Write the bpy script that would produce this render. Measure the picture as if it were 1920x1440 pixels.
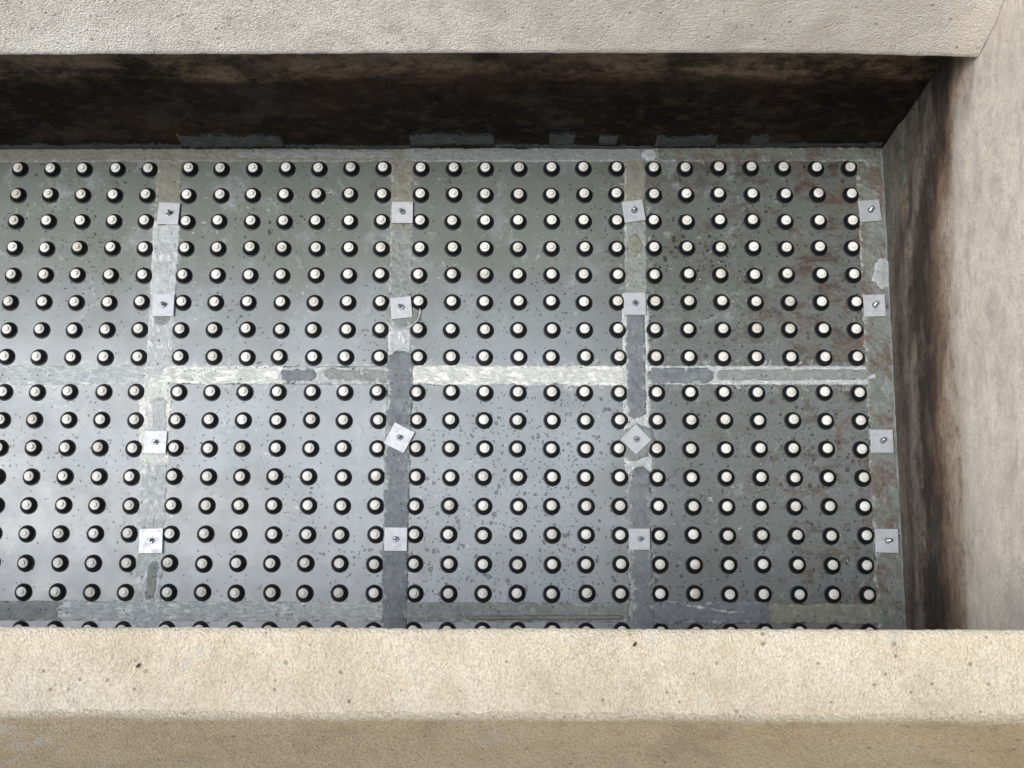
import bpy, bmesh, math, random
from mathutils import Vector, Matrix, noise
random.seed(7)
S = bpy.context.scene
COL = S.collection
for o in list(bpy.data.objects): bpy.data.objects.remove(o)

# ------------------------------------------------------------------ camera, sky, sun
CAM = Vector((2.4901416, -2.1014394, 5.8651324))
R3 = Matrix(((0.9998766, -0.0008193, 0.0156870), (0.0038581, 0.9808585, -0.1946837), (-0.0152272, 0.1947202, 0.9807406)))
cd = bpy.data.cameras.new('camera'); cam = bpy.data.objects.new('camera', cd); COL.objects.link(cam)
cam.matrix_world = Matrix.Translation(CAM) @ R3.to_4x4()
cd.sensor_fit = 'HORIZONTAL'; cd.sensor_width = 36.0; cd.lens = 2700 / 1920 * 36.0
cd.clip_start = 0.05; cd.clip_end = 500
cd.dof.use_dof = True; cd.dof.focus_distance = 5.7; cd.dof.aperture_fstop = 14
S.camera = cam
SUN_EL, SUN_AZ = math.radians(67), math.radians(-104)      # azimuth from +Y towards +X
w = bpy.data.worlds.new('World'); S.world = w; w.use_nodes = True
wn = w.node_tree; wn.nodes.clear()
sky = wn.nodes.new('ShaderNodeTexSky'); sky.sky_type = 'NISHITA'; sky.sun_disc = False
sky.sun_elevation = SUN_EL; sky.sun_rotation = SUN_AZ; sky.air_density = 1.3; sky.dust_density = 1.5; sky.ozone_density = 1.0
bg = wn.nodes.new('ShaderNodeBackground'); bg.inputs['Strength'].default_value = 0.15
wo = wn.nodes.new('ShaderNodeOutputWorld')
wn.links.new(sky.outputs[0], bg.inputs[0]); wn.links.new(bg.outputs[0], wo.inputs[0])
sl = bpy.data.lights.new('sun', 'SUN'); sl.energy = 2.8; sl.angle = math.radians(24); sl.color = (1.0, 0.985, 0.96)
sun = bpy.data.objects.new('sun', sl); COL.objects.link(sun)
sd = Vector((math.sin(SUN_AZ) * math.cos(SUN_EL), math.cos(SUN_AZ) * math.cos(SUN_EL), math.sin(SUN_EL)))
sun.rotation_euler = sd.to_track_quat('Z', 'Y').to_euler(); sun.location = (0, 0, 9)
S.view_settings.view_transform = 'Standard'; S.view_settings.look = 'None'
S.view_settings.gamma = 1.0; S.view_settings.exposure = 0.62

# ------------------------------------------------------------------ node helpers
class NT:
    def __init__(s, name):
        s.m = bpy.data.materials.new(name); s.m.use_nodes = True
        s.t = s.m.node_tree; s.t.nodes.clear()
        s.out = s.t.nodes.new('ShaderNodeOutputMaterial'); s.b = s.t.nodes.new('ShaderNodeBsdfPrincipled')
        s.t.links.new(s.b.outputs[0], s.out.inputs[0])
        s.P = s.t.nodes.new('ShaderNodeNewGeometry').outputs['Position']
    def put(s, sock, v):
        if isinstance(v, bpy.types.NodeSocket): s.t.links.new(v, sock)
        elif v is not None:
            if isinstance(v, tuple) and len(v) == 3 and sock.type == 'RGBA': v = v + (1,)
            sock.default_value = v
    def math(s, op, a, b=None, c=None, clamp=False):
        n = s.t.nodes.new('ShaderNodeMath'); n.operation = op; n.use_clamp = clamp
        s.put(n.inputs[0], a); s.put(n.inputs[1], b)
        if c is not None: s.put(n.inputs[2], c)
        return n.outputs[0]
    def xyz(s, v=None):
        n = s.t.nodes.new('ShaderNodeSeparateXYZ'); s.put(n.inputs[0], v or s.P); return n.outputs
    def scale(s, v, k):
        n = s.t.nodes.new('ShaderNodeVectorMath'); n.operation = 'MULTIPLY'; s.put(n.inputs[0], v); n.inputs[1].default_value = k; return n.outputs[0]
    def noise(s, sc, det=4, rough=0.6, v=None, dist=0.0, color=False, w=None):
        n = s.t.nodes.new('ShaderNodeTexNoise'); s.put(n.inputs['Vector'], v or s.P)
        n.inputs['Scale'].default_value = sc; n.inputs['Detail'].default_value = det
        n.inputs['Roughness'].default_value = rough; n.inputs['Distortion'].default_value = dist
        return n.outputs['Color' if color else 'Fac']
    def voro(s, sc, v=None, feat='F1', rnd=1.0):
        n = s.t.nodes.new('ShaderNodeTexVoronoi'); n.feature = feat; s.put(n.inputs['Vector'], v or s.P)
        n.inputs['Scale'].default_value = sc; n.inputs['Randomness'].default_value = rnd
        return n.outputs
    def ss(s, x, a, b, lo=0.0, hi=1.0):       # smoothstep from a to b
        n = s.t.nodes.new('ShaderNodeMapRange'); n.interpolation_type = 'SMOOTHSTEP'
        s.put(n.inputs[0], x); n.inputs[1].default_value = a; n.inputs[2].default_value = b
        n.inputs[3].default_value = lo; n.inputs[4].default_value = hi
        if a > b:
            n.inputs[1].default_value = b; n.inputs[2].default_value = a; n.inputs[3].default_value = hi; n.inputs[4].default_value = lo
        return n.outputs[0]
    def mix(s, f, a, b, mode='MIX'):
        n = s.t.nodes.new('ShaderNodeMix'); n.data_type = 'RGBA'; n.blend_type = mode
        s.put(n.inputs[0], f); s.put(n.inputs[6], a); s.put(n.inputs[7], b); return n.outputs[2]
    def ramp(s, x, stops):
        n = s.t.nodes.new('ShaderNodeValToRGB'); e = n.color_ramp.elements
        while len(e) > 1: e.remove(e[-1])
        e[0].position = stops[0][0]; e[0].color = stops[0][1] + (1,)
        for p, c in stops[1:]:
            k = e.new(p); k.color = c + (1,)
        s.put(n.inputs[0], x); return n.outputs[0]
    def bump(s, h, dist, strength=1.0, prev=None):
        n = s.t.nodes.new('ShaderNodeBump'); n.inputs['Distance'].default_value = dist; n.inputs['Strength'].default_value = strength
        s.put(n.inputs['Height'], h)
        if prev: s.put(n.inputs['Normal'], prev)
        return n.outputs[0]
    def done(s, col, rough=0.8, metal=0.0, normal=None, spec=0.5, **k):
        s.put(s.b.inputs['Base Color'], col); s.put(s.b.inputs['Roughness'], rough); s.put(s.b.inputs['Metallic'], metal)
        s.put(s.b.inputs['Specular IOR Level'], spec)
        if normal: s.put(s.b.inputs['Normal'], normal)
        for a, v in k.items(): s.put(s.b.inputs[a], v)
        return s.m

def slab_material():
    n = NT('cast_concrete_slab'); x, y, z = n.xyz()
    oi = n.t.nodes.new('ShaderNodeObjectInfo').outputs['Random']
    c = n.mix(n.ss(n.noise(3.2, 5, .6), .35, .68), (.112, .134, .145), (.165, .195, .215))
    c = n.mix(n.ss(n.noise(1.1, 3, .5), .45, .6, 0, .35), c, (.135, .166, .195))
    # shade painted olive towards the back wall, and brown biofilm on right-hand slabs
    tint = n.math('MULTIPLY', n.ss(n.math('ADD', y, n.math('MULTIPLY', n.noise(1.9, 5), .5)), -.75, .05), n.ss(n.noise(4, 6, .7), .22, .5), clamp=True)
    c = n.mix(n.math('MULTIPLY', tint, .85), c, (.078, .086, .066))
    rt = n.ss(n.math('ADD', x, n.math('MULTIPLY', n.noise(2.2, 3), .5)), 2.85, 3.35)  # right side greyer: partly its own tone, partly dimmer reflection painted in
    c = n.mix(n.math('MULTIPLY', rt, .8), c, (.074, .080, .073))
    rb = n.math('MULTIPLY', n.ss(n.math('ADD', x, n.math('MULTIPLY', n.ss(y, -1.2, 0), .35)), 2.9, 4.0), n.ss(n.noise(7, 8, .72, v=n.scale(n.P, (1, 1.7, 1)), dist=.6), .5, .6))
    c = n.mix(n.math('MULTIPLY', rb, .85), c, (.030, .019, .013))
    ru = n.math('MULTIPLY', rb, n.ss(n.noise(23, 6, .7), .5, .58))
    c = n.mix(n.math('MULTIPLY', ru, .6), c, (.085, .05, .03))
    c = n.mix(n.ss(n.noise(120, 4, .7), .35, .7, .0, .22), c, (.1, .1, .1))
    c = n.mix(n.ss(n.noise(4.5, 9, .78, dist=.5), .52, .64, 0, .45), c, (.095, .108, .112))
    c = n.mix(n.ss(n.noise(6.5, 9, .8, dist=.9), .55, .66, 0, .4), c, (.25, .275, .285))
    # pale lime flecks
    fl = n.math('MULTIPLY', n.ss(n.noise(42, 7, .78, dist=1.0), .60, .65), n.ss(n.noise(2.6, 3), .45, .6))
    c = n.mix(n.math('MULTIPLY', fl, .6), c, (.5, .52, .48))
    df = n.math('MULTIPLY', n.ss(n.noise(38, 9, .82, dist=.5), .555, .60), n.math('MULTIPLY', n.ss(x, 2.7, 3.3), n.ss(n.noise(3.1, 5, .7), .38, .55)))
    c = n.mix(n.math('MULTIPLY', df, .8), c, (.018, .014, .011))
    r2 = n.math('MULTIPLY', n.ss(n.noise(5.5, 9, .8, dist=.8), .52, .59), n.ss(x, 3.35, 3.85))
    c = n.mix(n.math('MULTIPLY', r2, .65), c, (.072, .043, .027))
    # lime crusts spread over the slab edges beside the joints
    dj = n.math('MINIMUM', n.math('ABSOLUTE', n.math('ADD', y, .90)), n.math('MINIMUM', n.math('ABSOLUTE', n.math('SUBTRACT', x, .921)), n.math('MINIMUM', n.math('ABSOLUTE', n.math('SUBTRACT', x, 1.924)), n.math('ABSOLUTE', n.math('SUBTRACT', x, 2.916)))))
    cr = n.math('MULTIPLY', n.ss(dj, .085, .05), n.ss(n.noise(30, 8, .75, dist=.8), .53, .62))
    c = n.mix(n.math('MULTIPLY', cr, .5), c, (.40, .43, .42))
    # blow holes, two sizes, in drifts
    dn = n.math('ADD', n.math('MULTIPLY', n.noise(2.1, 4), .75), n.math('MULTIPLY', n.math('MULTIPLY', n.ss(x, 1.75, 2.1), n.ss(x, 3.2, 2.7)), n.ss(y, -.6, -1.3, 0, .22)))
    dn = n.math('ADD', dn, n.ss(x, 2.7, 3.0, 0, .10))
    v1 = n.voro(34); s1 = n.xyz(v1['Color'])
    r1 = n.math('MULTIPLY', n.math('POWER', s1[0], 1.8), .36)
    r1 = n.math('MULTIPLY', r1, n.ss(dn, .32, .6, .25, 1.0))
    vt = n.voro(34, v=n.mix(.014, n.P, n.noise(60, 2, color=True)))
    p1 = n.math('MULTIPLY', n.ss(n.math('SUBTRACT', vt['Distance'], r1), .03, -.04), n.math('GREATER_THAN', s1[1],   .30))
    v2 = n.voro(95, v=n.mix(.010, n.P, n.noise(90, 2, color=True))); s2 = n.xyz(v2['Color'])
    p2 = n.math('MULTIPLY', n.ss(n.math('SUBTRACT', v2['Distance'], n.math('MULTIPLY', s2[0], .40)), .05, -.05),
                n.math('GREATER_THAN', n.math('ADD', s2[1], n.math('MULTIPLY', dn, 1.3)), 1.40))
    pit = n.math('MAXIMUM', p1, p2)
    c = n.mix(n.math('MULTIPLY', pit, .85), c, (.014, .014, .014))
    vr = n.math('SUBTRACT', vt['Distance'], .25)
    h = n.math('SUBTRACT', n.math('MULTIPLY', n.noise(60, 5, .6), .12), n.math('MULTIPLY', pit, 1.0))
    nb = n.bump(h, .003, .8)
    nb = n.bump(n.noise(7, 3), .006, .06, nb)
    rg = n.math('ADD', n.ss(n.noise(5, 7, .7), .35, .65, .43, .50), n.math('MULTIPLY', rb, .2))
    return n.done(c, rg, normal=nb, spec=n.math('MULTIPLY', n.math('SUBTRACT', 1.0, n.math('MULTIPLY', tint, .65)), n.math('SUBTRACT', 1.0, n.math('MULTIPLY', rt, .55))))

def mortar_material(name, ca, cb, crust, cover, edge, tint=0.0, rag=.7):
    n = NT(name); uv = n.t.nodes.new('ShaderNodeTexCoord').outputs['UV']; u, v, _ = n.xyz(uv); x, y, z = n.xyz()
    tv = n.t.nodes.new('ShaderNodeCombineXYZ'); n.put(tv.inputs[0], u); n.put(tv.inputs[1], n.math('MULTIPLY', v, .26)); n.put(tv.inputs[2], n.math('MULTIPLY', n.math('ADD', x, y), .6)); tv = tv.outputs[0]
    c = n.mix(n.ss(n.noise(19, 9, .75, v=tv, dist=.4), .38, .62), ca, cb)
    ed = n.math('MULTIPLY', n.math('ABSOLUTE', n.math('SUBTRACT', v, .5)), 2.0)
    e = n.ss(n.math('ADD', ed, n.math('MULTIPLY', n.math('SUBTRACT', n.noise(30, 8, .75), .5), 2.4)), .8, .98)
    c = n.mix(n.math('MULTIPLY', e, edge), c, crust)
    k = n.ss(n.noise(15, 9, .74, v=tv, dist=.5), .58 - .22 * cover, .74 - .22 * cover)
    c = n.mix(n.math('MULTIPLY', k, .65), c, crust)
    c = n.mix(n.ss(n.noise(70, 5, .7), .4, .7, 0, .25), c, (.1, .1, .1))
    if tint: c = n.mix(n.math('MULTIPLY', n.ss(n.noise(11, 8, .72, dist=.6), .47, .58), tint), c, (.075, .05, .035))
    c = n.mix(n.ss(n.noise(9, 5, .7), .5, .7, 0, .3), c, tuple(.62 * a for a in ca))
    al = n.ss(n.math('ADD', ed, n.math('MULTIPLY', n.math('SUBTRACT', n.noise(48, 8, .8), .5), rag)), .98, .90 if rag < 1 else .55)
    vv = n.voro(60); s2 = n.xyz(vv['Color'])
    pit = n.math('MULTIPLY', n.ss(n.math('SUBTRACT', vv['Distance'], n.math('MULTIPLY', s2[0], .22)), .04, -.04), n.math('GREATER_THAN', s2[1], .7))
    c = n.mix(n.math('MULTIPLY', pit, .8), c, (.03, .03, .03))
    h = n.math('SUBTRACT', n.math('ADD', n.math('MULTIPLY', n.noise(38, 6, .68, dist=.8), .8), n.math('MULTIPLY', k, .25)), pit)
    return n.done(c, n.ss(n.noise(14, 4), .4, .6, .38, .6), normal=n.bump(h, .008, .9), spec=.5, Alpha=al)

def nozzle_materials():
    n = NT('black_plastic'); c = n.mix(n.noise(30, 3), (.003, .0035, .0045), (.008, .009, .011))
    du = n.ss(n.noise(26, 5, .7), .6, .7, 0, .35); c = n.mix(du, c, (.04, .04, .037))
    blk = n.done(c, .42, spec=.22)
    n = NT('white_plastic'); g = n.noise(5.3, 2); c = n.mix(n.ss(n.noise(11, 4, .7), .4, .62), (.60, .60, .575), (.47, .465, .43))
    c = n.mix(n.ss(n.noise(4.9, 2), .58, .66, 0, .55), c, (.33, .30, .24))
    c = n.mix(n.ss(n.noise(60, 5, .7), .57, .72, 0, .3), c, (.30, .28, .24))
    wht = n.done(c, .55, normal=n.bump(n.noise(160, 3), .0012, .3), spec=.4)
    return blk, wht

def metal_material(name, col, rough, metal, spots=.25):
    n = NT(name); rd = n.t.nodes.new('ShaderNodeObjectInfo').outputs['Random']
    col2 = n.mix(n.math('MULTIPLY', rd, .45), col, tuple(.45 * a for a in col)); c = n.mix(n.ss(n.noise(35, 6, .7), .4, .65, 0, spots), col2, tuple(.55 * a for a in col))
    c = n.mix(n.ss(n.voro(110)['Distance'], .2, .6, 0, .12), c, tuple(.75 * a for a in col))
    return n.done(c, n.ss(n.noise(50, 4), .3, .7, rough - .08, rough + .1), metal, normal=n.bump(n.noise(90, 4), .0012, .3))

def wall_material(name, axis, top_a, top_b, line, back=False):
    # height bands left by the water: grey-brown foot, black belt, brown fringe, clean concrete above
    n = NT(name); x, y, z = n.xyz()
    k = (1.3, 1.6, 3.2)
    wob = n.math('MULTIPLY', n.math('SUBTRACT', n.noise(2.2, 6, .62, v=n.scale(n.P, k), dist=.4), .5), .34)
    wob2 = n.math('MULTIPLY', n.math('SUBTRACT', n.noise(1.3, 2, .5), .5), .25)
    hz = n.math('ADD', n.math('ADD', z, wob), n.math('ADD', wob2, n.math('MULTIPLY', n.math('SUBTRACT', n.noise(13, 10, .82), .5), .22)))
    if not back: hz = n.math('SUBTRACT', hz, n.math('MULTIPLY', n.ss(n.math('ADD', y, n.math('MULTIPLY', n.noise(4, 6, .7), .2)), -.42, .22), .42))  # raises the stain at the back corner, painting the beam's shade into it
    fine = n.noise(34, 8, .78)
    top = n.mix(n.ss(n.noise(3.5, 9, .75), .38, .64), top_a, top_b)
    top = n.mix(n.ss(n.noise(9, 9, .8), .49, .60, 0, .45), top, (.44, .37, .31))
    top = n.mix(n.ss(n.noise(6, 6, .7, v=n.scale(n.P, (1, .55, 1.1)), dist=1.0), .5, .68, 0, .5), top, (.44, .38, .36))
    top = n.mix(n.ss(n.noise(1.7, 8, .75), .5, .62, 0, .4), top, (.78, .71, .61))
    top = n.mix(n.ss(n.noise(95, 4, .8), .42, .62, 0, .5), top, tuple(.55 * a for a in top_a))
    top = n.mix(n.ss(n.noise(48, 6, .85), .53, .62, 0, .4), top, tuple(.5 * a for a in top_b))
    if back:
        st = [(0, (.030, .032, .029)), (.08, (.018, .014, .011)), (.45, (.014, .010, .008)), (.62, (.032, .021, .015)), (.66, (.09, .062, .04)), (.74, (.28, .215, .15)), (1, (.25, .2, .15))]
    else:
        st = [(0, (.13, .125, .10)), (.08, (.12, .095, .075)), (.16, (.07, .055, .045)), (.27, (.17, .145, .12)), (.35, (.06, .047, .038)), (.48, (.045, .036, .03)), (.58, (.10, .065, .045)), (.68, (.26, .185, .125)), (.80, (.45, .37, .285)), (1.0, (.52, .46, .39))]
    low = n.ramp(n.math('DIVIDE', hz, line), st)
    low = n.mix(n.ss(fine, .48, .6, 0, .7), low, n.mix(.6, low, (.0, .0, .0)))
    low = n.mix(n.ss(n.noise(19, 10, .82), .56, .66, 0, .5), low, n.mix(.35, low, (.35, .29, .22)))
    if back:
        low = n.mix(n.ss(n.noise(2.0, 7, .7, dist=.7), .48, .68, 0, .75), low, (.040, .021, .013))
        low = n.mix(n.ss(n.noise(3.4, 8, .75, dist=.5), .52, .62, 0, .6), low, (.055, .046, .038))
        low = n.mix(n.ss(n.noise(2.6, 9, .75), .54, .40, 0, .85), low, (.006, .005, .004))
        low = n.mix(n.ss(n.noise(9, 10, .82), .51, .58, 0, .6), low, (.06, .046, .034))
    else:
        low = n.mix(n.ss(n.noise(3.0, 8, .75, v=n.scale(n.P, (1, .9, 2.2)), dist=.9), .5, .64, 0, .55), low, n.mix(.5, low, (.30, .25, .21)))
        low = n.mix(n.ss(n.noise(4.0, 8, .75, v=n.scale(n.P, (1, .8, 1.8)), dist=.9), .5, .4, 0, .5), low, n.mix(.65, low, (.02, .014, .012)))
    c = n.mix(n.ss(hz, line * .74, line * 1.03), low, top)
    sp = n.math('MULTIPLY', n.ss(n.noise(60, 8, .82), .62, .69), n.ss(hz, line * .95, line * .3, 0, .35))
    c = n.mix(sp, c, (.3, .28, .25))
    h = n.math('ADD', n.noise(120, 8, .8), n.math('MULTIPLY', n.noise(16, 6, .7), 1.0))
    return n.done(c, n.ss(hz, line * .5, line, .62, .85), normal=n.bump(h, .007, .9), spec=.06 if back else n.ss(hz, line * .5, line, .12, .3))

def render_material(name, ca, cb, grain, dist, stain=(.34, .29, .22), white=0.2, sk=1.0):
    n = NT(name)
    c = n.mix(n.ss(n.noise(3.5, 9, .75), .36, .64), ca, cb)
    c = n.mix(n.ss(n.noise(7, 7, .72, dist=.5), .52, .7, 0, .5 * sk), c, stain)
    c = n.mix(n.ss(n.noise(11, 7, .75), .57, .72, 0, white), c, (.72, .71, .68))
    if name == 'beam_concrete':
        c = n.mix(n.ss(n.noise(2.2, 6, .7, dist=.4), .54, .66, 0, .5), c, (.85, .84, .79))
        c = n.mix(n.ss(n.noise(14, 9, .8), .54, .68, 0, .5), c, (.42, .39, .33))
        right_tone = n.ss(n.math('ADD', n.xyz()[0], n.math('MULTIPLY', n.noise(1.6, 4), 1.6)), 2.2, 4.2, 0, .5)  # grey-brown tone growing stronger towards the right end
        c = n.mix(right_tone, c, (.33, .30, .265))
    if name == 'parapet_render':
        zz = n.math('ADD', n.xyz()[2], n.math('MULTIPLY', n.math('SUBTRACT', n.noise(22, 8, .8), .5), .06))
        c = n.mix(n.ss(zz, 2.640, 2.606), c, (.76, .665, .49))
    if name == 'beam_concrete':
        c = n.mix(n.ss(n.math('ADD', n.xyz()[0], n.math('MULTIPLY', n.math('SUBTRACT', n.noise(9, 8, .8), .5), .12)), 3.80, 3.95), c, (.70, .63, .52))
    gr = n.noise(grain, 4, .62); v = n.voro(grain * .8)
    c = n.mix(n.ss(gr, .40, .24, 0, .45), c, tuple(.4 * a for a in ca))
    c = n.mix(n.ss(n.noise(grain * 2, 3, .7), .55, .75, 0, .3), c, tuple(min(1, 1.25 * a) for a in ca))
    c = n.mix(n.ss(n.noise(grain * .55, 3, .7), .44, .60, 0, .42), c, tuple(.62 * a for a in cb))
    c = n.mix(n.ss(n.noise(grain * .35, 5, .8), .55, .68, 0, .4), c, tuple(.5 * a for a in cb))
    hv = n.voro(grain * .2); hs = n.xyz(hv['Color'])
    hole = n.math('MULTIPLY', n.ss(n.math('SUBTRACT', hv['Distance'], n.math('MULTIPLY', hs[0], .24)), .04, -.04), n.math('GREATER_THAN', n.math('ADD', hs[1], n.noise(2.6, 4, .7)), 1.22))
    c = n.mix(n.math('MULTIPLY', hole, .55), c, (.16, .125, .09))
    wp = n.mix(.004, n.P, n.noise(grain * .7, 3, color=True))
    va = n.voro(grain * .75, v=wp)['Distance']; vb = n.voro(grain * 1.9)['Distance']
    h = n.math('ADD', n.math('ADD', n.math('MULTIPLY', n.noise(grain * .9, 8, .8), .9), n.math('ADD', n.math('MULTIPLY', va, -.9), n.math('MULTIPLY', vb, -.45))), n.math('MULTIPLY', n.noise(grain * .2, 4), 1.3))
    c = n.mix(n.math('MULTIPLY', n.ss(va, .4, .75), n.ss(n.noise(2.3, 5, .7), .50, .68, .08, .6)), c, tuple(.45 * a for a in ca))  # crevices between grains coloured darker, as painted shade
    c = n.mix(n.ss(n.noise(2.7, 7, .75, dist=.4), .58, .68, 0, .45), c, (.55, .55, .52))
    h = n.math('SUBTRACT', h, n.math('MULTIPLY', hole, .8))
    return n.done(c, .88, normal=n.bump(h, dist, .8), spec=.3)

M_SLAB = slab_material()
M_PALE = mortar_material('pale_mortar', (.39, .42, .425), (.28, .305, .315), (.58, .61, .60), .6, .7)
M_WHITE = mortar_material('white_mortar', (.52, .535, .52), (.38, .40, .39), (.72, .73, .70), .75, .8)
M_DARK = mortar_material('dark_mortar', (.082, .096, .11), (.115, .133, .15), (.32, .345, .34), .0, .8)
M_GREY = mortar_material('grey_mortar', (.14, .156, .15), (.18, .198, .19), (.36, .385, .37), .25, .6)
M_TAN = mortar_material('tan_mortar', (.125, .125, .098), (.155, .16, .128), (.30, .31, .28), .1, .55)
M_SIDE = mortar_material('side_mortar', (.088, .10, .088), (.128, .138, .122), (.33, .35, .32), .22, .65, tint=.75)
M_BLK, M_WHT = nozzle_materials()
M_PLATE = metal_material('zinc_plate', (.39, .405, .43), .45, .3, .45)
M_STEEL = metal_material('bright_steel', (.38, .40, .43), .3, .85, .5)
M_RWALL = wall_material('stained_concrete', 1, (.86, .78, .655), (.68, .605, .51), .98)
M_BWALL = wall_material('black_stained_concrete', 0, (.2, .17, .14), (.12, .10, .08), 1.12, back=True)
M_BEAM = render_material('beam_concrete', (.84, .81, .735), (.68, .64, .57), 210, .007, (.36, .325, .29), .5)
M_LEDGE = render_material('ledge_render', (.92, .82, .64), (.80, .69, .50), 240, .008, (.55, .45, .31), .35, .9)
M_FACE = render_material('parapet_render', (.62, .475, .30), (.52, .38, .22), 230, .007, (.32, .245, .16), .15)
n = NT('screed'); M_FLOOR = n.done(n.mix(n.noise(3), (.15, .15, .14), (.1, .1, .09)), .7)
n = NT('earth'); M_EARTH = n.done(n.mix(n.noise(.4), (.12, .13, .07), (.2, .17, .12)), .95)

# ------------------------------------------------------------------ object helpers
def tag(o, label=None, cat=None, group=None, kind=None):
    if label: o['label'] = label
    if cat: o['category'] = cat
    if group: o['group'] = group
    if kind: o['kind'] = kind
    return o
def empty(name, loc=(0, 0, 0), rz=0):
    o = bpy.data.objects.new(name, None); COL.objects.link(o); o.location = loc; o.rotation_euler = (0, 0, rz)
    o.empty_display_size = .03; return o
def link(name, me, parent=None, mats=()):
    o = bpy.data.objects.new(name, me); COL.objects.link(o); o.parent = parent
    for m in mats: me.materials.append(m)
    return o
def mesh(name, verts, faces, smooth=False, uv=None):
    me = bpy.data.meshes.new(name); me.from_pydata(verts, [], faces)
    if uv:
        l = me.uv_layers.new(name='UVMap')
        for lp in me.loops: l.data[lp.index].uv = uv[lp.vertex_index]
    if smooth: me.polygons.foreach_set('use_smooth', [True] * len(me.polygons))
    me.update(); return me
def fn(x, y, z=0.0, s=1.0): return noise.noise(Vector((x * s, y * s, z * s)))
def box_mesh(name, x0, x1, y0, y1, z0, z1, bev=.004):
    bm = bmesh.new(); bmesh.ops.create_cube(bm, size=1)
    for v in bm.verts:
        v.co = Vector((x0 + (v.co.x + .5) * (x1 - x0), y0 + (v.co.y + .5) * (y1 - y0), z0 + (v.co.z + .5) * (z1 - z0)))
    if bev: bmesh.ops.bevel(bm, geom=bm.edges[:], offset=bev, segments=2, affect='EDGES', profile=.6)
    me = bpy.data.meshes.new(name); bm.to_mesh(me); bm.free(); return me
def lathe(prof, n, rf=None):
    vs, fs = [], []
    for i, (r, z) in enumerate(prof):
        for k in range(n):
            a = 2 * math.pi * k / n; rr = rf(i, k, r) if rf else r
            vs.append((rr * math.cos(a), rr * math.sin(a), z))
    for i in range(len(prof) - 1):
        for k in range(n):
            a, b = i * n + k, i * n + (k + 1) % n
            fs.append((a, b, b + n, a + n))
    fs.append(tuple((len(prof) - 1) * n + k for k in range(n)))
    return vs, fs
def profile_mesh(name, prof, xs, disp=None, cap=True):
    # prof: (y, z) points; extruded along X through the stations xs
    vs, fs = [], []; m = len(prof)
    for x in xs:
        for (y, z) in prof:
            p = (x, y, z)
            if disp: p = disp(*p)
            vs.append(p)
    for i in range(len(xs) - 1):
        for k in range(m - 1):
            a = i * m + k; fs.append((a, a + m, a + m + 1, a + 1))
    return mesh(name, vs, fs, True)
def subdiv(prof, step):
    out = []
    for (a, b, fine) in prof:
        pass
    return out

# ------------------------------------------------------------------ the setting
XW, YB, YF = 3.987, .095, -2.02
o = link('tank_floor', box_mesh('tank_floor', -5, XW + .1, -2.4, .4, -.35, -.105, 0), None, [M_FLOOR]); tag(o, kind='structure', label='rough screed under the slabs of the tank')
o = link('ground', mesh('ground', [(-150, -150, -.6), (150, -150, -.6), (150, 150, -.6), (-150, 150, -.6)], [(0, 1, 2, 3)]), None, [M_EARTH]); tag(o, kind='structure', label='bare ground far around the tank')

def frange(a, b, s):
    n = max(1, round((b - a) / s)); return [a + (b - a) * i / n for i in range(n + 1)]
XS = frange(-5, .2, .3)[:-1] + frange(.2, XW, .011)

# back wall
def dback(x, y, z):
    if z < 1.2: y += .006 * fn(x, z, 1, 2.3) + .002 * fn(x, z, 2, 14)
    return (x, y, z)
zs = frange(-.1, 1.262, .03)
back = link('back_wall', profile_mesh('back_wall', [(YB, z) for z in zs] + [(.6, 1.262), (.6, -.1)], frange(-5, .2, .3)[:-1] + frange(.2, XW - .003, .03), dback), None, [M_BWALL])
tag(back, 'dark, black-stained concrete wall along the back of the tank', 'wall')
# beam over it, sloping face; unseen upright top added to darken floor reflections
bp = [(.58, 1.268), (YB + .01, 1.268), (-.032, 1.274), (-.045, 1.282), (-.049, 1.294)] + [(-.047 + t * .245, 1.30 + t * .55) for t in frange(.02, 1, .03)] + [(.19, 1.9), (.195, 2.3), (.2, 2.9), (.6, 2.9), (.58, 1.268)]
def dbeam(x, y, z):
    e = .004 * fn(x, z, 5, 1.2) + .0022 * fn(x, z, 6, 9) + .0016 * fn(x, z, 7, 40)
    # the face rounds off into the corner with the right wall
    if 1.3 < z < 1.86:
        q = min(.0799, max(0.0, x - (XW - .004 - .08))); e -= (.08 - math.sqrt(.0064 - q * q)) * .8 * min(1, (z - 1.3) / .2)
    if z < 1.86: e -= .017 * max(0.0, x - 2.9) ** 2
    return (x, y + e, z + (.0015 * fn(x, y, 8, 35) if z < 1.3 else 0))
beam = link('beam', profile_mesh('beam', bp, frange(-5, .2, .3)[:-1] + frange(.2, XW - .004, .012), dbeam), None, [M_BEAM])
tag(beam, 'pale concrete beam with a sloping face overhanging the black-stained back wall', 'beam')
# right wall
def wall_right():
    ys = frange(-6, -2.6, .4)[:-1] + frange(-2.6, .6, .03); zz = frange(-.1, 2.4, .03) + [3, 4, 5, 6, 7.2]
    vs, fs = [], []
    for y in ys:
        for z in zz:
            vs.append((XW + .007 * fn(y, z, 3, 1.8) + .002 * fn(y, z, 4, 13), y, z))
    m = len(zz)
    for i in range(len(ys) - 1):
        for k in range(m - 1): fs.append((i * m + k, i * m + k + 1, (i + 1) * m + k + 1, (i + 1) * m + k))
    b = len(vs)
    vs += [(XW + .3, -6, -.1), (XW + .3, .6, -.1), (XW + .3, .6, 7.2), (XW + .3, -6, 7.2)]
    n0, n1 = 0, (len(ys) - 1) * m
    fs += [(b, b + 1, b + 2, b + 3), (n0 + m - 1, b + 3, b + 2, n1 + m - 1), (n0, b, b + 3, n0 + m - 1), (n1 + m - 1, b + 2, b + 1, n1)]
    return mesh('right_wall', vs, fs, True)
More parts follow.
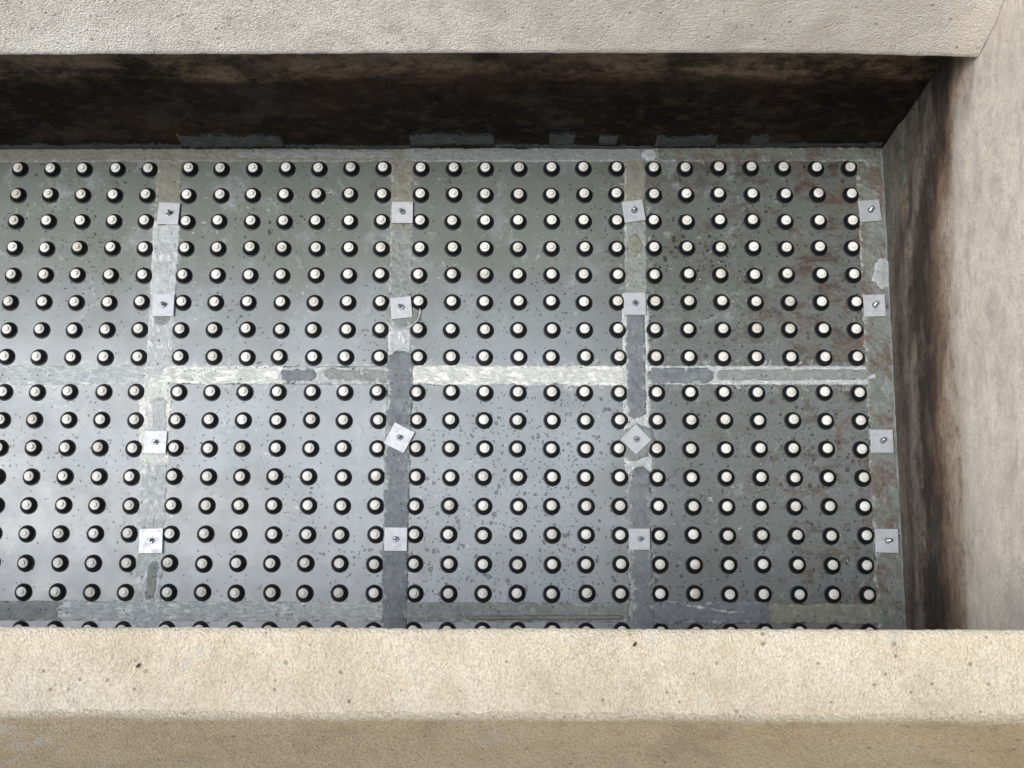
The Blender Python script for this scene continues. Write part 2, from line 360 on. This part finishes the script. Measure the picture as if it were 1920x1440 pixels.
rwall = link('right_wall', wall_right(), None, [M_RWALL])
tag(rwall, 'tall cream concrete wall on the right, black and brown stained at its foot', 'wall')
# a thin older plaster coat on the foot of the right wall
def foot():
    ys = frange(-2.3, .09, .012); vs, fs = [], []; m = 9
    for y in ys:
        top = .335 + .018 * fn(y, 0, 9, 1.6) + .010 * fn(y, 0, 10, 9) + .004 * fn(y, 0, 11, 40)
        for k in range(m):
            z = .001 + top * k / (m - 1)
            vs.append((XW - .012 - .004 * fn(y, z, 12, 6) + (.02 if k == m - 1 else 0), y, z))
    for i in range(len(ys) - 1):
        for k in range(m - 1): fs.append((i * m + k, i * m + k + 1, (i + 1) * m + k + 1, (i + 1) * m + k))
    return mesh('plaster_coat', vs, fs, True)
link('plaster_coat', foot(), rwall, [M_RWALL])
# front wall: wall, ledge, sloping parapet face
def dfront(x, y, z):
    a = .0016 * fn(x, y + z, 13, 70) + .0018 * fn(x, y + z, 14, 30) + .0035 * fn(x, y + z, 15, 5)
    b = .0016 * fn(x, y - z, 16, 70) + .0035 * fn(x, y - z, 17, 4)
    if z > 2.3: return (x, y + b + .0022 * fn(x, y, 19, 110), z + a * 1.8)
    return (x, y + b * .5, z)
fp = [(-2.014, z) for z in frange(-.1, 2.56, .2)] + [(-2.011, 2.588), (-2.015, 2.598)] + [(-2.020 - t * .178, 2.604) for t in frange(.05, 1, .05)]
front = link('front_wall', profile_mesh('front_wall', fp, frange(-5, .9, .3)[:-1] + frange(.9, XW - .003, .009), dfront), None, [M_LEDGE])
tag(front, 'cream rendered wall in the foreground topped by a bright flat ledge', 'wall')
def dpar(x, y, z):
    b = .0016 * fn(x, y - z, 16, 70) + .0035 * fn(x, y - z, 17, 4)
    return (x, y + b * 1.4 + .003 * fn(x, z, 20, 95), z + .003 * fn(x, z, 18, 60))
pp = [(-2.185, 2.598), (-2.196, 2.606), (-2.204, 2.613), (-2.210, 2.624)] + [(-2.213 - t * .262, 2.634 + t * .54) for t in frange(0, 1, .03)] + [(-2.475, 3.3), (-2.48, 4.7), (-3.1, 4.72), (-3.1, -.1)]
par = link('parapet', profile_mesh('parapet', pp, frange(-5, .9, .3)[:-1] + frange(.9, XW - .004, .012), dpar), None, [M_FACE])
tag(par, 'brown-beige rendered parapet sloping up at the very front, behind the bright ledge', 'parapet')
lw = link('left_wall', box_mesh('left_wall', -5.3, -5.0, -2.6, .6, -.1, 1.9), None, [M_RWALL]); tag(lw, kind='structure', label='far end wall of the tank')

# ------------------------------------------------------------------ slabs
SX = [0.0, 1.0080, 2.0042, 2.9941]; PX = .139; PY = .118; TY = .97455
YR = [.036, -.86255 + .0, -1.913]     # rear edges are placed below
SNAME = ['left-end', 'left-middle', 'right-middle', 'right-end']
for s in range(4):
    for b in range(3):
        y1 = -b * TY + .0372; y0 = y1 - (.826 + .0744)
        if b == 2: y0 = YF + .004
        x0 = SX[s] - .036; x1 = SX[s] + .834 + .036
        row = ['rear', 'front', 'partly hidden nearest'][b]
        me = box_mesh('nozzle_slab', x0, x1, y0, y1, -.1, 0, .003 if b < 2 else .002)
        o = link('nozzle_slab', me, None, [M_SLAB])
        desc = [['pale bluish grey, cut off by the picture edge', 'bluish grey with a chalky left joint', 'grey, between the two dark-ended joints', 'darker grey with brown rust film'],
                ['pale blue-grey, cut off by the picture edge', 'pale blue-grey and finely pitted', 'blue-grey, most heavily pitted', 'dark grey with brown flecks'],
                ['thin visible strip', 'thin visible strip', 'thin visible strip', 'thin visible strip']][b][s]
        tag(o, f'{row} {SNAME[s]} concrete nozzle slab, {desc}', 'floor slab', 'nozzle slabs of the filter floor')
me = box_mesh('nozzle_slab', -.97, -.132, -1.9, .037, -.1, 0, .003)
o = link('nozzle_slab', me, None, [M_SLAB]); tag(o, 'concrete slab outside the left picture edge', 'floor slab', 'nozzle slabs of the filter floor')

# ------------------------------------------------------------------ mortar joints
def strip(name, x0, y0, x1, y1, w, parent, mat, seed, jag=.006, bow=0.0, h=.003, wob=None, taper=True, z0=0.0, rough=.0016):
    """troweled strip from (x0,y0) to (x1,y1); uneven edges, hand-worked relief"""
    w *= 1.07 if w > .07 else 1.15; L = math.hypot(x1 - x0, y1 - y0); ux, uy = (x1 - x0) / L, (y1 - y0) / L; nx, ny = -uy, ux
    N = max(4, int(L / .0055)); m = 17; vs, fs, uv = [], [], []
    for i in range(N + 1):
        t = i / N; s = t * L
        endf = 1.0
        if taper: endf = min(1, math.sqrt(max(0.0, min(s, L - s) / .03)) + .15 * abs(fn(s, seed, 1, 30)))
        wl = w / 2 + jag * (fn(s, seed, 2, 9) + .7 * fn(s, seed, 3, 32) + .4 * fn(s, seed, 30, 90))
        wr = w / 2 + jag * (fn(s, seed, 4, 9) + .7 * fn(s, seed, 5, 32) + .4 * fn(s, seed, 31, 90))
        if wob: wl += wob * max(0, fn(s, seed, 6, 3.1)) ; wr += wob * max(0, fn(s, seed, 7, 3.4))
        wl *= min(1, endf * (1 + .5 * fn(s, seed, 40, 25))) if endf < .98 else 1; wr *= min(1, endf * (1 + .5 * fn(s, seed, 41, 25))) if endf < .98 else 1
        for k in range(m):
            v = k / (m - 1); off = -wr + (wl + wr) * v
            px, py = x0 + ux * s + nx * off, y0 + uy * s + ny * off
            e = min(v, 1 - v) * (wl + wr) ; e = min(1, e / .007) * endf
            z = z0 - .004 + (.004 + h + rough * (fn(px, py, seed, 22) + .7 * fn(px, py, seed + 3, 60)) + bow * (1 - (2 * v - 1) ** 2)) * e ** .6
            ev = max(abs(2 * v - 1), 1 - min(s, L - s) / .03 if taper else 0)
            vs.append((px, py, z)); uv.append((s, .5 + .5 * ev))
    for i in range(N):
        for k in range(m - 1): fs.append((i * m + k, (i + 1) * m + k, (i + 1) * m + k + 1, i * m + k + 1))
    return link(name, mesh(name, vs, fs, True, uv), parent, [mat])
def blob(name, cx, cy, r, parent, mat, seed, z=.004, inner=0.0, sx=1.0, sy=1.0, jag=.2, a0=0.0, a1=2 * math.pi, prm=.0015, rot=0):
    """irregular patch or broken ring"""
    N = 64; m = 8; vs, fs, uv = [], [], []; full = abs(a1 - a0 - 2 * math.pi) < 1e-6
    for i in range(N + (0 if full else 1)):
        a = a0 + (a1 - a0) * i / N
        rr = r * (1 + jag * fn(math.cos(a), math.sin(a), seed, 1.3) + jag * .5 * fn(math.cos(a), math.sin(a), seed + 5, 4.5))
        for k in range(m):
            q = inner + (1 - inner) * k / (m - 1)
            lx, ly = rr * q * math.cos(a) * sx, rr * q * math.sin(a) * sy
            px = cx + lx * math.cos(rot) - ly * math.sin(rot); py = cy + lx * math.sin(rot) + ly * math.cos(rot)
            zz = z + prm * fn(px, py, seed, 45)
            if k == m - 1 or (inner and k == 0): zz = -.002
            vs.append((px, py, zz)); uv.append((a, .5 + .45 * (k / (m - 1)) * (1 if not inner else .5)))
    for i in range(N):
        j = (i + 1) % N if full else i + 1
        for k in range(m - 1): fs.append((i * m + k, i * m + k + 1, j * m + k + 1, j * m + k))
    return link(name, mesh(name, vs, fs, True, uv), parent, [mat])

G_J = 'mortar joints between the slabs'
JX = [.921, 1.926, 2.917]; XE = 3.986
def joint(label, x, y): return tag(empty('mortar_joint', (x, y, 0)), label, 'mortar joint', G_J)
def under(e, f, name, *a, **k):     # build in world coordinates, then hang it under its joint
    o = f(name, *a, parent=e, **k) if False else f(*((name,) + a), **k)
    o.parent = e; o.matrix_parent_inverse = e.matrix_basis.inverted(); return o
def seg(e, x0, y0, x1, y1, w, mat, seed, **k): return under(e, strip, 'mortar_bed', x0, y0, x1, y1, w, None, mat, seed, **k)
def pat(e, cx, cy, r, mat, seed, **k): return under(e, blob, 'mortar_patch', cx, cy, r, None, mat, seed, **k)

j = joint('left vertical joint, rear half: tan at the wall, then chalky with troweled streaks', JX[0], -.45)
seg(j, .921, .04, .922, -.25, .110, M_TAN, 1, jag=.003, taper=False); seg(j, .922, -.23, .921, -.56, .112, M_PALE, 2, taper=False, rough=.003)
seg(j, .921, -.55, .922, -.90, .110, M_PALE, 3, jag=.004, taper=False)
pat(j, .925, -.655, .034, M_GREY, 4, z=.0062, sx=1.15)
j = joint('left vertical joint, front half: widest and most ragged, chalky white edges', JX[0], -1.4)
seg(j, .920, -.93, .925, -1.28, .125, M_WHITE, 5, jag=.012, wob=.03, taper=False); seg(j, .935, -.99, .93, -1.24, .062, M_PALE, 6, jag=.012, h=.006)
seg(j, .922, -1.27, .922, -2.01, .114, M_PALE, 7, jag=.010, wob=.02, taper=False, rough=.0025)
seg(j, .94, -1.42, .925, -1.60, .012, M_WHITE, 70, jag=.006, h=.007); seg(j, .945, -1.66, .93, -1.84, .04, M_GREY, 71, jag=.006, h=.006)
j = joint('middle vertical joint, rear half: tan at the wall, grooved below, round patch under the plate', JX[1], -.45)
seg(j, 1.925, .04, 1.924, -.27, .098, M_TAN, 8, jag=.004, taper=False); seg(j, 1.925, -.26, 1.924, -.60, .096, M_GREY, 9, jag=.004, taper=False, rough=.004, bow=-.003)
seg(j, 1.923, -.60, 1.924, -.82, .096, M_PALE, 10, taper=False)
pat(j, 1.934, -.63, .072, M_GREY, 11, z=.007, jag=.06); pat(j, 1.934, -.63, .079, M_PALE, 12, z=.010, inner=.88, jag=.05, a0=-2.6, a1=.6)
j = joint('middle vertical joint, front half: smooth dark blue-grey mortar', JX[1], -1.4)
seg(j, 1.93, -.79, 1.926, -1.28, .098, M_DARK, 13, jag=.007, wob=.02, h=.007, rough=.001)
seg(j, 1.924, -1.25, 1.926, -2.01, .104, M_DARK, 14, jag=.005, wob=.012, h=.006, rough=.001, taper=False)
seg(j, 1.888, -1.0, 1.89, -1.2, .018, M_PALE, 72, jag=.008, h=.004)
j = joint('right vertical joint, rear half: greenish at the wall, lumpy tan and pale lower down', JX[2], -.45)
seg(j, 2.917, .04, 2.916, -.24, .092, M_TAN, 15, jag=.005, taper=False); seg(j, 2.916, -.22, 2.915, -.56, .094, M_GREY, 16, jag=.008, rough=.003, taper=False)
pat(j, 2.911, -.34, .036, M_TAN, 17, z=.008, sy=1.3)
j = joint('right vertical joint, middle: dark smooth strip with white rims between the two lower plates', JX[2], -.95)
seg(j, 2.912, -.55, 2.912, -1.12, .112, M_PALE, 18, jag=.007, taper=False, rough=.003); seg(j, 2.911, -.62, 2.911, -1.09, .082, M_DARK, 19, jag=.006, h=.007, rough=.001)
j = joint('right vertical joint, front end: broken mortar round the diamond plate, dark strip below', JX[2], -1.5)
seg(j, 2.913, -1.09, 2.918, -1.31, .11, M_PALE, 20, jag=.010, taper=False, rough=.004); pat(j, 2.915, -1.185, .078, M_GREY, 21, z=.009, jag=.28, prm=.003)
seg(j, 2.918, -1.28, 2.925, -2.01, .104, M_GREY, 22, jag=.008, taper=False); seg(j, 2.92, -1.28, 2.93, -2.01, .086, M_DARK, 23, jag=.006, h=.007, rough=.001)
j = joint('wide mottled side joint along the right wall, green-grey with rusty brown patches', 3.93, -.95)
seg(j, 3.926, .088, 3.927, -2.01, .132, M_SIDE, 24, jag=.012, taper=False, rough=.0035)
seg(j, 3.972, .085, 3.976, -2.01, .012, M_GREY, 25, jag=.007, h=.008, taper=False)
pat(j, 3.955, -.47, .045, M_PALE, 26, z=.007, sy=1.6, jag=.4); pat(j, 3.952, -.95, .026, M_GREY, 27, z=.008, sy=1.5)
# horizontal joint 1
yh = -.899
j = joint('centre cross joint, left of the left vertical joint: pale and flat', .5, yh)
seg(j, -.13, yh - .004, .86, yh - .002, .084, M_PALE, 28, jag=.005, taper=False)
j = joint('centre cross joint between left and middle vertical joints: white turning grey', 1.4, yh)
seg(j, .86, yh, 1.44, yh, .078, M_WHITE, 30, jag=.005, taper=False); seg(j, 1.42, yh - .001, 1.93, yh - .003, .074, M_PALE, 31, jag=.004, taper=False)
seg(j, 1.42, yh, 1.59, yh - .004, .05, M_DARK, 32, jag=.014, h=.005); seg(j, 1.60, yh - .004, 1.90, yh - .006, .056, M_GREY, 33, jag=.014, h=.004)
j = joint('centre cross joint between middle and right vertical joints: whitest, crusted with lime', 2.4, yh)
seg(j, 1.975, yh, 2.86, yh - .003, .082, M_WHITE, 34, jag=.008, taper=False, rough=.0035, h=.005)
j = joint('centre cross joint right of the right vertical joint: dark at first, white rims after', 3.4, yh)
seg(j, 2.95, yh, 3.90, yh, .080, M_PALE, 35, jag=.004, taper=False, rough=.003); seg(j, 2.95, yh - .002, 3.24, yh - .002, .064, M_DARK, 36, jag=.004, h=.0065)
seg(j, 3.24, yh, 3.88, yh + .002, .046, M_GREY, 37, jag=.005, h=.0065)
# horizontal joint 2
yj = -1.875
j = joint('front cross joint, left end: grey with long troweled ridges', .4, yj)
seg(j, -.13, yj, .58, yj, .082, M_GREY, 38, jag=.006, taper=False, rough=.003)
j = joint('front cross joint from the chalky crossing to the middle joint: pale and smeared', 1.2, yj)
seg(j, .54, yj + .002, 1.70, yj, .082, M_PALE, 39, jag=.008, rough=.003); seg(j, 1.62, yj, 1.88, yj + .004, .08, M_PALE, 40, jag=.008, taper=False)
j = joint('front cross joint between middle and right joints: greenish grey with scaly crust', 2.4, yj)
seg(j, 1.97, yj, 2.87, yj, .080, M_GREY, 41, jag=.007, taper=False, rough=.005)
seg(j, 2.2, yj - .022, 2.86, yj - .018, .022, M_TAN, 42, jag=.005, h=.009)
j = joint('front cross joint right of the right joint: dark blue-grey with white scratches, then olive', 3.4, yj)
seg(j, 2.96, yj + .004, 3.45, yj + .002, .090, M_DARK, 43, jag=.006, h=.006); seg(j, 3.40, yj, 3.90, yj, .078, M_TAN, 44, jag=.006, h=.004)
seg(j, 3.08, yj + .03, 3.38, yj - .005, .012, M_WHITE, 45, jag=.012, h=.0085)
# strip along the back wall
yt = .064
j = joint('narrow joint at the foot of the back wall, left half: olive and mottled', .9, yt)
seg(j, -.13, yt, .80, yt + .002, .060, M_TAN, 46, jag=.005, taper=False); seg(j, .78, yt, 1.95, yt, .058, M_TAN, 47, jag=.006, taper=False); seg(j, 1.2, yt + .006, 1.9, yt + .002, .034, M_GREY, 48, jag=.008, h=.006)
j = joint('narrow joint at the foot of the back wall, right half: green-grey with white dots', 2.9, yt)
seg(j, 1.93, yt, 3.02, yt, .058, M_GREY, 49, jag=.005, taper=False); seg(j, 3.0, yt, 3.98, yt, .060, M_SIDE, 50, jag=.006, taper=False); seg(j, 2.0, yt - .026, 2.72, yt - .026, .010, M_PALE, 51, jag=.005, h=.006)
seg(j, 2.94, yt - .002, 3.02, yt - .002, .05, M_PALE, 73, jag=.006, h=.006)

# mortar smears on the foot of the back wall
def smear(x0, x1, z0, z1, seed, mat):
    N = max(6, int((x1 - x0) / .008)); m = 8; vs, fs, uv = [], [], []
    for i in range(N + 1):
        x = x0 + (x1 - x0) * i / N
        top = z1 + .012 * fn(x, seed, 1, 12) - .05 * max(0, fn(x, seed, 2, 6)) * (z1 - z0) / .1
        for k in range(m):
            v = k / (m - 1); z = z0 + (top - z0) * v
            d = -.0035 if 0 < k < m - 1 and 0 < i < N else .001
            vs.append((x + (.006 * fn(z, seed, 3, 40) if i in (0, N) else 0), dback(x, YB, z)[1] + d - .0012 * fn(x, z, seed, 30), z)); uv.append((x, v))
    for i in range(N):
        for k in range(m - 1): fs.append((i * m + k, (i + 1) * m + k, (i + 1) * m + k + 1, i * m + k + 1))
    return link('mortar_smear', mesh('mortar_smear', vs, fs, True, uv), back, [mat])
M_SMEAR = mortar_material('smear_mortar', (.050, .060, .064), (.022, .025, .025), (.13, .15, .155), .35, .2, rag=2.6)
for a in ((.98, 1.42, .0, .19, 1), (1.96, 2.32, .02, .19, 2), (2.55, 2.66, .02, .19, 3), (2.76, 2.84, .04, .18, 4), (3.0, 3.26, .01, .19, 5), (3.4, 3.48, .03, .17, 6), (.02, .98, .0, .07, 7), (1.42, 1.96, .0, .055, 8), (2.32, 3.0, .0, .05, 9), (3.26, 3.97, .0, .06, 10)):
    smear(*a, M_SMEAR)

# dark glue-like stains on the slabs near the back wall
M_STAIN = mortar_material('stain', (.065, .068, .062), (.09, .095, .088), (.13, .14, .13), 0, .1)
for (x, y, r, sx, sy, rot, sd_) in ((2.11, -.045, .034, .5, 1.25, .1, 3), (2.785, -.045, .045, .75, 1.25, .25, 9), (.69, -.07, .028, .7, 1, .6, 12), (1.80, -.08, .022, .8, 1.0, .5, 15)):
    o = blob('floor_stain', x, y, r, None, M_STAIN, sd_, z=.0012, sx=sx, sy=sy, rot=rot, jag=.3, prm=.0002)
    tag(o, {3: 'thin dark smear right of the middle joint between first and second nozzle rows', 9: 'large dark blot near the top end of the right vertical joint', 12: 'faint dark smudge near the top end of the left vertical joint', 15: 'small dark smudge left of the middle joint near the back wall'}[sd_], 'stain', 'dark smudges on the floor')

for (x0, y0, x1, y1, lab) in ((2.33, -.16, 2.37, -.145, 'short pale scratch between nozzles near the back, right-middle slab'), (3.74, -.12, 3.785, -.155, 'thin white scratch near the back right corner plate'), (1.18, -.10, 1.215, -.13, 'short pale scratch on the rear left-middle slab')):
    o = strip('scratch', x0, y0, x1, y1, .004, None, M_WHITE, 90, jag=.001, h=.0012, rough=.0003); tag(o, lab, 'scratch', 'pale scratches on the slabs')

# ------------------------------------------------------------------ nozzles
def nozzle_meshes():
    N = 72
    prof = [(.0358, -.001), (.0362, .002), (.0352, .0042), (.0322, .0048), (.0318, .0062), (.0324, .0068), (.0275, .0175), (.0228, .0262), (.0205, .0272)]
    def rf(i, k, r):
        if 5 <= i <= 6 and k % 2: return r - .0013
        return r
    vs, fs = lathe(prof, N, rf); body = mesh('nozzle_body', vs, fs); 
    prof = [(.0196, .0262), (.0199, .0290), (.0197, .0312), (.0188, .0320), (.0166, .0322), (.0160, .0338), (.0140, .0341)]
    vs, fs = lathe(prof, 40); cap = mesh('cap', vs, fs, True)
    vs, fs = lathe([(.0106, .0335), (.0108, .0410), (.0102, .0416)], 6); nut = mesh('nut', vs, fs)
    for me, m in ((body, M_BLK), (cap, M_WHT), (nut, M_WHT)): me.materials.append(m)
    return body, cap, nut
NB, NC, NN = nozzle_meshes()
ORD = ['first', 'second', 'third', 'fourth', 'fifth', 'sixth', 'seventh', 'eighth']
G_N = 'white-capped filter nozzles in the slabs'
def nxy(c, r):
    s, k = divmod(c, 7); b, m = divmod(r, 8)
    rnd = random.Random(c * 131 + r * 17)
    return SX[s] + k * PX + rnd.uniform(-.003, .003), -(b * TY + m * PY) + rnd.uniform(-.002, .002), rnd.uniform(0, math.tau), s, k, b, m, rnd
proto = None; rest = []
for r in range(17):
    for c in range(0, 28):
        x, y, a, s, k, b, m, rnd = nxy(c, r)
        single = 4 <= r <= 15 and (c >= 3 or (c == 2 and r <= 8))
        if not single: rest.append((x, y, a, rnd)); continue
        if proto is None:
            root = empty('filter_nozzle'); bo = link('nozzle_body', NB, root); ca = link('cap', NC, root); nu = link('nut', NN, ca); proto = (root, bo, ca, nu)
        else:
            root, bo, ca, nu = [q.copy() for q in proto]
            for q in (root, bo, ca, nu): COL.objects.link(q)
            bo.parent = root; ca.parent = root; nu.parent = ca
        root.location = (x, y, 0); root.rotation_euler = (rnd.gauss(0, .022), rnd.gauss(0, .022), a); root.scale = (1, 1, rnd.uniform(.93, 1.06))
        sl_ = ['rear', 'front'][b] + ' ' + SNAME[s] + ' slab'
        cw = ORD[k] + ' from left' if s else ORD[6 - k] + ' from right'
        tag(root, f'white-capped nozzle {cw}, {ORD[m]} row from back, {sl_}', 'filter nozzle', G_N)
vs, fs, mi = [], [], []
for (x, y, a, rnd) in rest:
    T = Matrix.Translation((x, y, 0)) @ Matrix.Rotation(a, 4, 'Z') @ Matrix.Rotation(rnd.gauss(0, .012), 4, 'X')
    for me, idx in ((NB, 0), (NC, 1), (NN, 1)):
        off = len(vs); vs += [tuple(T @ v.co) for v in me.vertices]
        for p in me.polygons: fs.append(tuple(off + i for i in p.vertices)); mi.append(idx)
me = mesh('nozzles_in_the_outer_rows', vs, fs); me.materials.append(M_BLK); me.materials.append(M_WHT)
me.polygons.foreach_set('material_index', mi)
ro = link('filter_nozzles', me); tag(ro, 'nozzles of the four rows nearest the back wall and at the left and front picture edges', 'filter nozzles', G_N, 'stuff')

# ------------------------------------------------------------------ clamp plates
def plate_meshes():
    p = box_mesh('plate', -.046, .046, -.048, .048, 0, .005, .0012)
    vs, fs = lathe([(.0128, .0), (.0128, .009), (.0112, .0105)], 6); nut = mesh('nut', vs, fs)
    prof = []
    z = 0.0
    while z < .026: prof += [(.0062, z), (.0071, z + .001)]; z += .002
    prof.append((.0045, z + .001)); vs, fs = lathe(prof, 14); rod = mesh('threaded_rod', vs, fs)
    p.materials.append(M_PLATE); nut.materials.append(M_STEEL); rod.materials.append(M_STEEL)
    return p, nut, rod
PP, PN, PR = plate_meshes()
def unp(u, v, z):
    d = R3 @ Vector(((u - 960) / 2700, -(v - 720) / 2700, -1)); t = (z - CAM.z) / d.z; return CAM + d * t
PL = [(315.6, 400, -3, 'left joint: rearmost square plate, its bolt smeared dark', 5, 20, 1), (305.7, 572, 0, 'left joint: whitish plate above the rounded grey patch', 5, 8, 1),
      (291, 829, -1, 'left joint: white plate below the centre crossing on the chalky widening', 0, 0, 1), (282.6, 1014, 1, 'left joint: frontmost white plate, overlapping its shadow edge', 5, 0, 1.05),
      (754.3, 398, 0, 'middle joint: rearmost plate, lilac grey, square to the slabs', 8, -10, .98), (752.2, 576.6, 6, 'middle joint: white plate on the round mortar patch, turned slightly', 10, -10, .96),
      (748.6, 820.6, -27, 'middle joint: white plate turned askew on dark mortar', 4, 0, 1.02), (742, 1011, 0, 'middle joint: frontmost plate on smooth dark mortar', 5, -5, 1),
      (1188.2, 395.7, 8, 'right joint: rearmost dull grey plate, slightly crooked', 14, 10, .97), (1190.3, 569.3, 0, 'right joint: bluish square plate above the dark strip', 8, 0, 1),
      (1192.7, 823.6, 44, 'right joint: plate set as a diamond in broken mortar', 3, 2, .96), (1199.3, 1011, 0, 'right joint: frontmost, narrower plate beside its bolt shadow', 6, 12, .9),
      (1631, 395, 5, 'side joint: rearmost blue-grey plate by the right wall, bolt leaning', 22, 22, .98), (1639.7, 572.7, 1, 'side joint: second plate from the back wall, right of the sixth nozzle row', 20, 18, .98),
      (1653.7, 827, 0, 'side joint: third plate from the back wall, bolt with a dark streak', 14, 16, 1), (1663, 1014, -1, 'side joint: frontmost plate, bolt lying over sideways', 5, 34, 1)]
G_P = 'bolted clamp plates on the mortar joints'; pp0 = None
for (u, v, rz, lab, tx, ty, sc) in PL:
    q = unp(u, v, .014)
    if pp0 is None:
        root = empty('clamp_plate'); pp0 = (root, link('plate', PP, root), link('nut', PN, root), link('threaded_rod', PR, root)); cur = pp0
    else:
        cur = [z.copy() for z in pp0]
        for z in cur: COL.objects.link(z)
        for z in cur[1:]: z.parent = cur[0]
    cur[0].location = (q.x, q.y, .0095); cur[0].rotation_euler = (math.radians(random.uniform(-1, 1)), math.radians(random.uniform(-1, 1)), math.radians(rz)); cur[0].scale = (sc, sc, 1)
    cur[2].location = (0, 0, .0045); cur[2].rotation_euler = (0, 0, random.uniform(0, 1))
    cur[3].location = (0, 0, .006); cur[3].rotation_euler = (math.radians(-tx), math.radians(ty), 0)
    tag(cur[0], lab, 'clamp plate', G_P)

# ------------------------------------------------------------------ flecks lying on the ledge
M_FLECK = NT('dark_fleck').done((.05, .035, .025), .9)
for (u, v, r, lab, sd_) in ((1190, 1208, .0042, 'small dark brown fleck on the bright ledge towards the right', 1), (259, 1248, .0046, 'dark elongated fleck on the bright ledge near the left', 2)):
    q = unp(u, v, 2.607); bm = bmesh.new(); bmesh.ops.create_icosphere(bm, subdivisions=2, radius=r)
    for vv in bm.verts:
        d = 1 + .5 * noise.noise(vv.co * 400 + Vector((sd_, 0, 0))); vv.co = Vector((vv.co.x * d * (.7), vv.co.y * d * 1.4, vv.co.z * d * .5))
    me = bpy.data.meshes.new('fleck'); bm.to_mesh(me); bm.free()
    o = link('debris_fleck', me, None, [M_FLECK]); o.location = q; o.rotation_euler = (0, 0, -.7); tag(o, lab, 'debris', 'flecks of debris on the ledge')
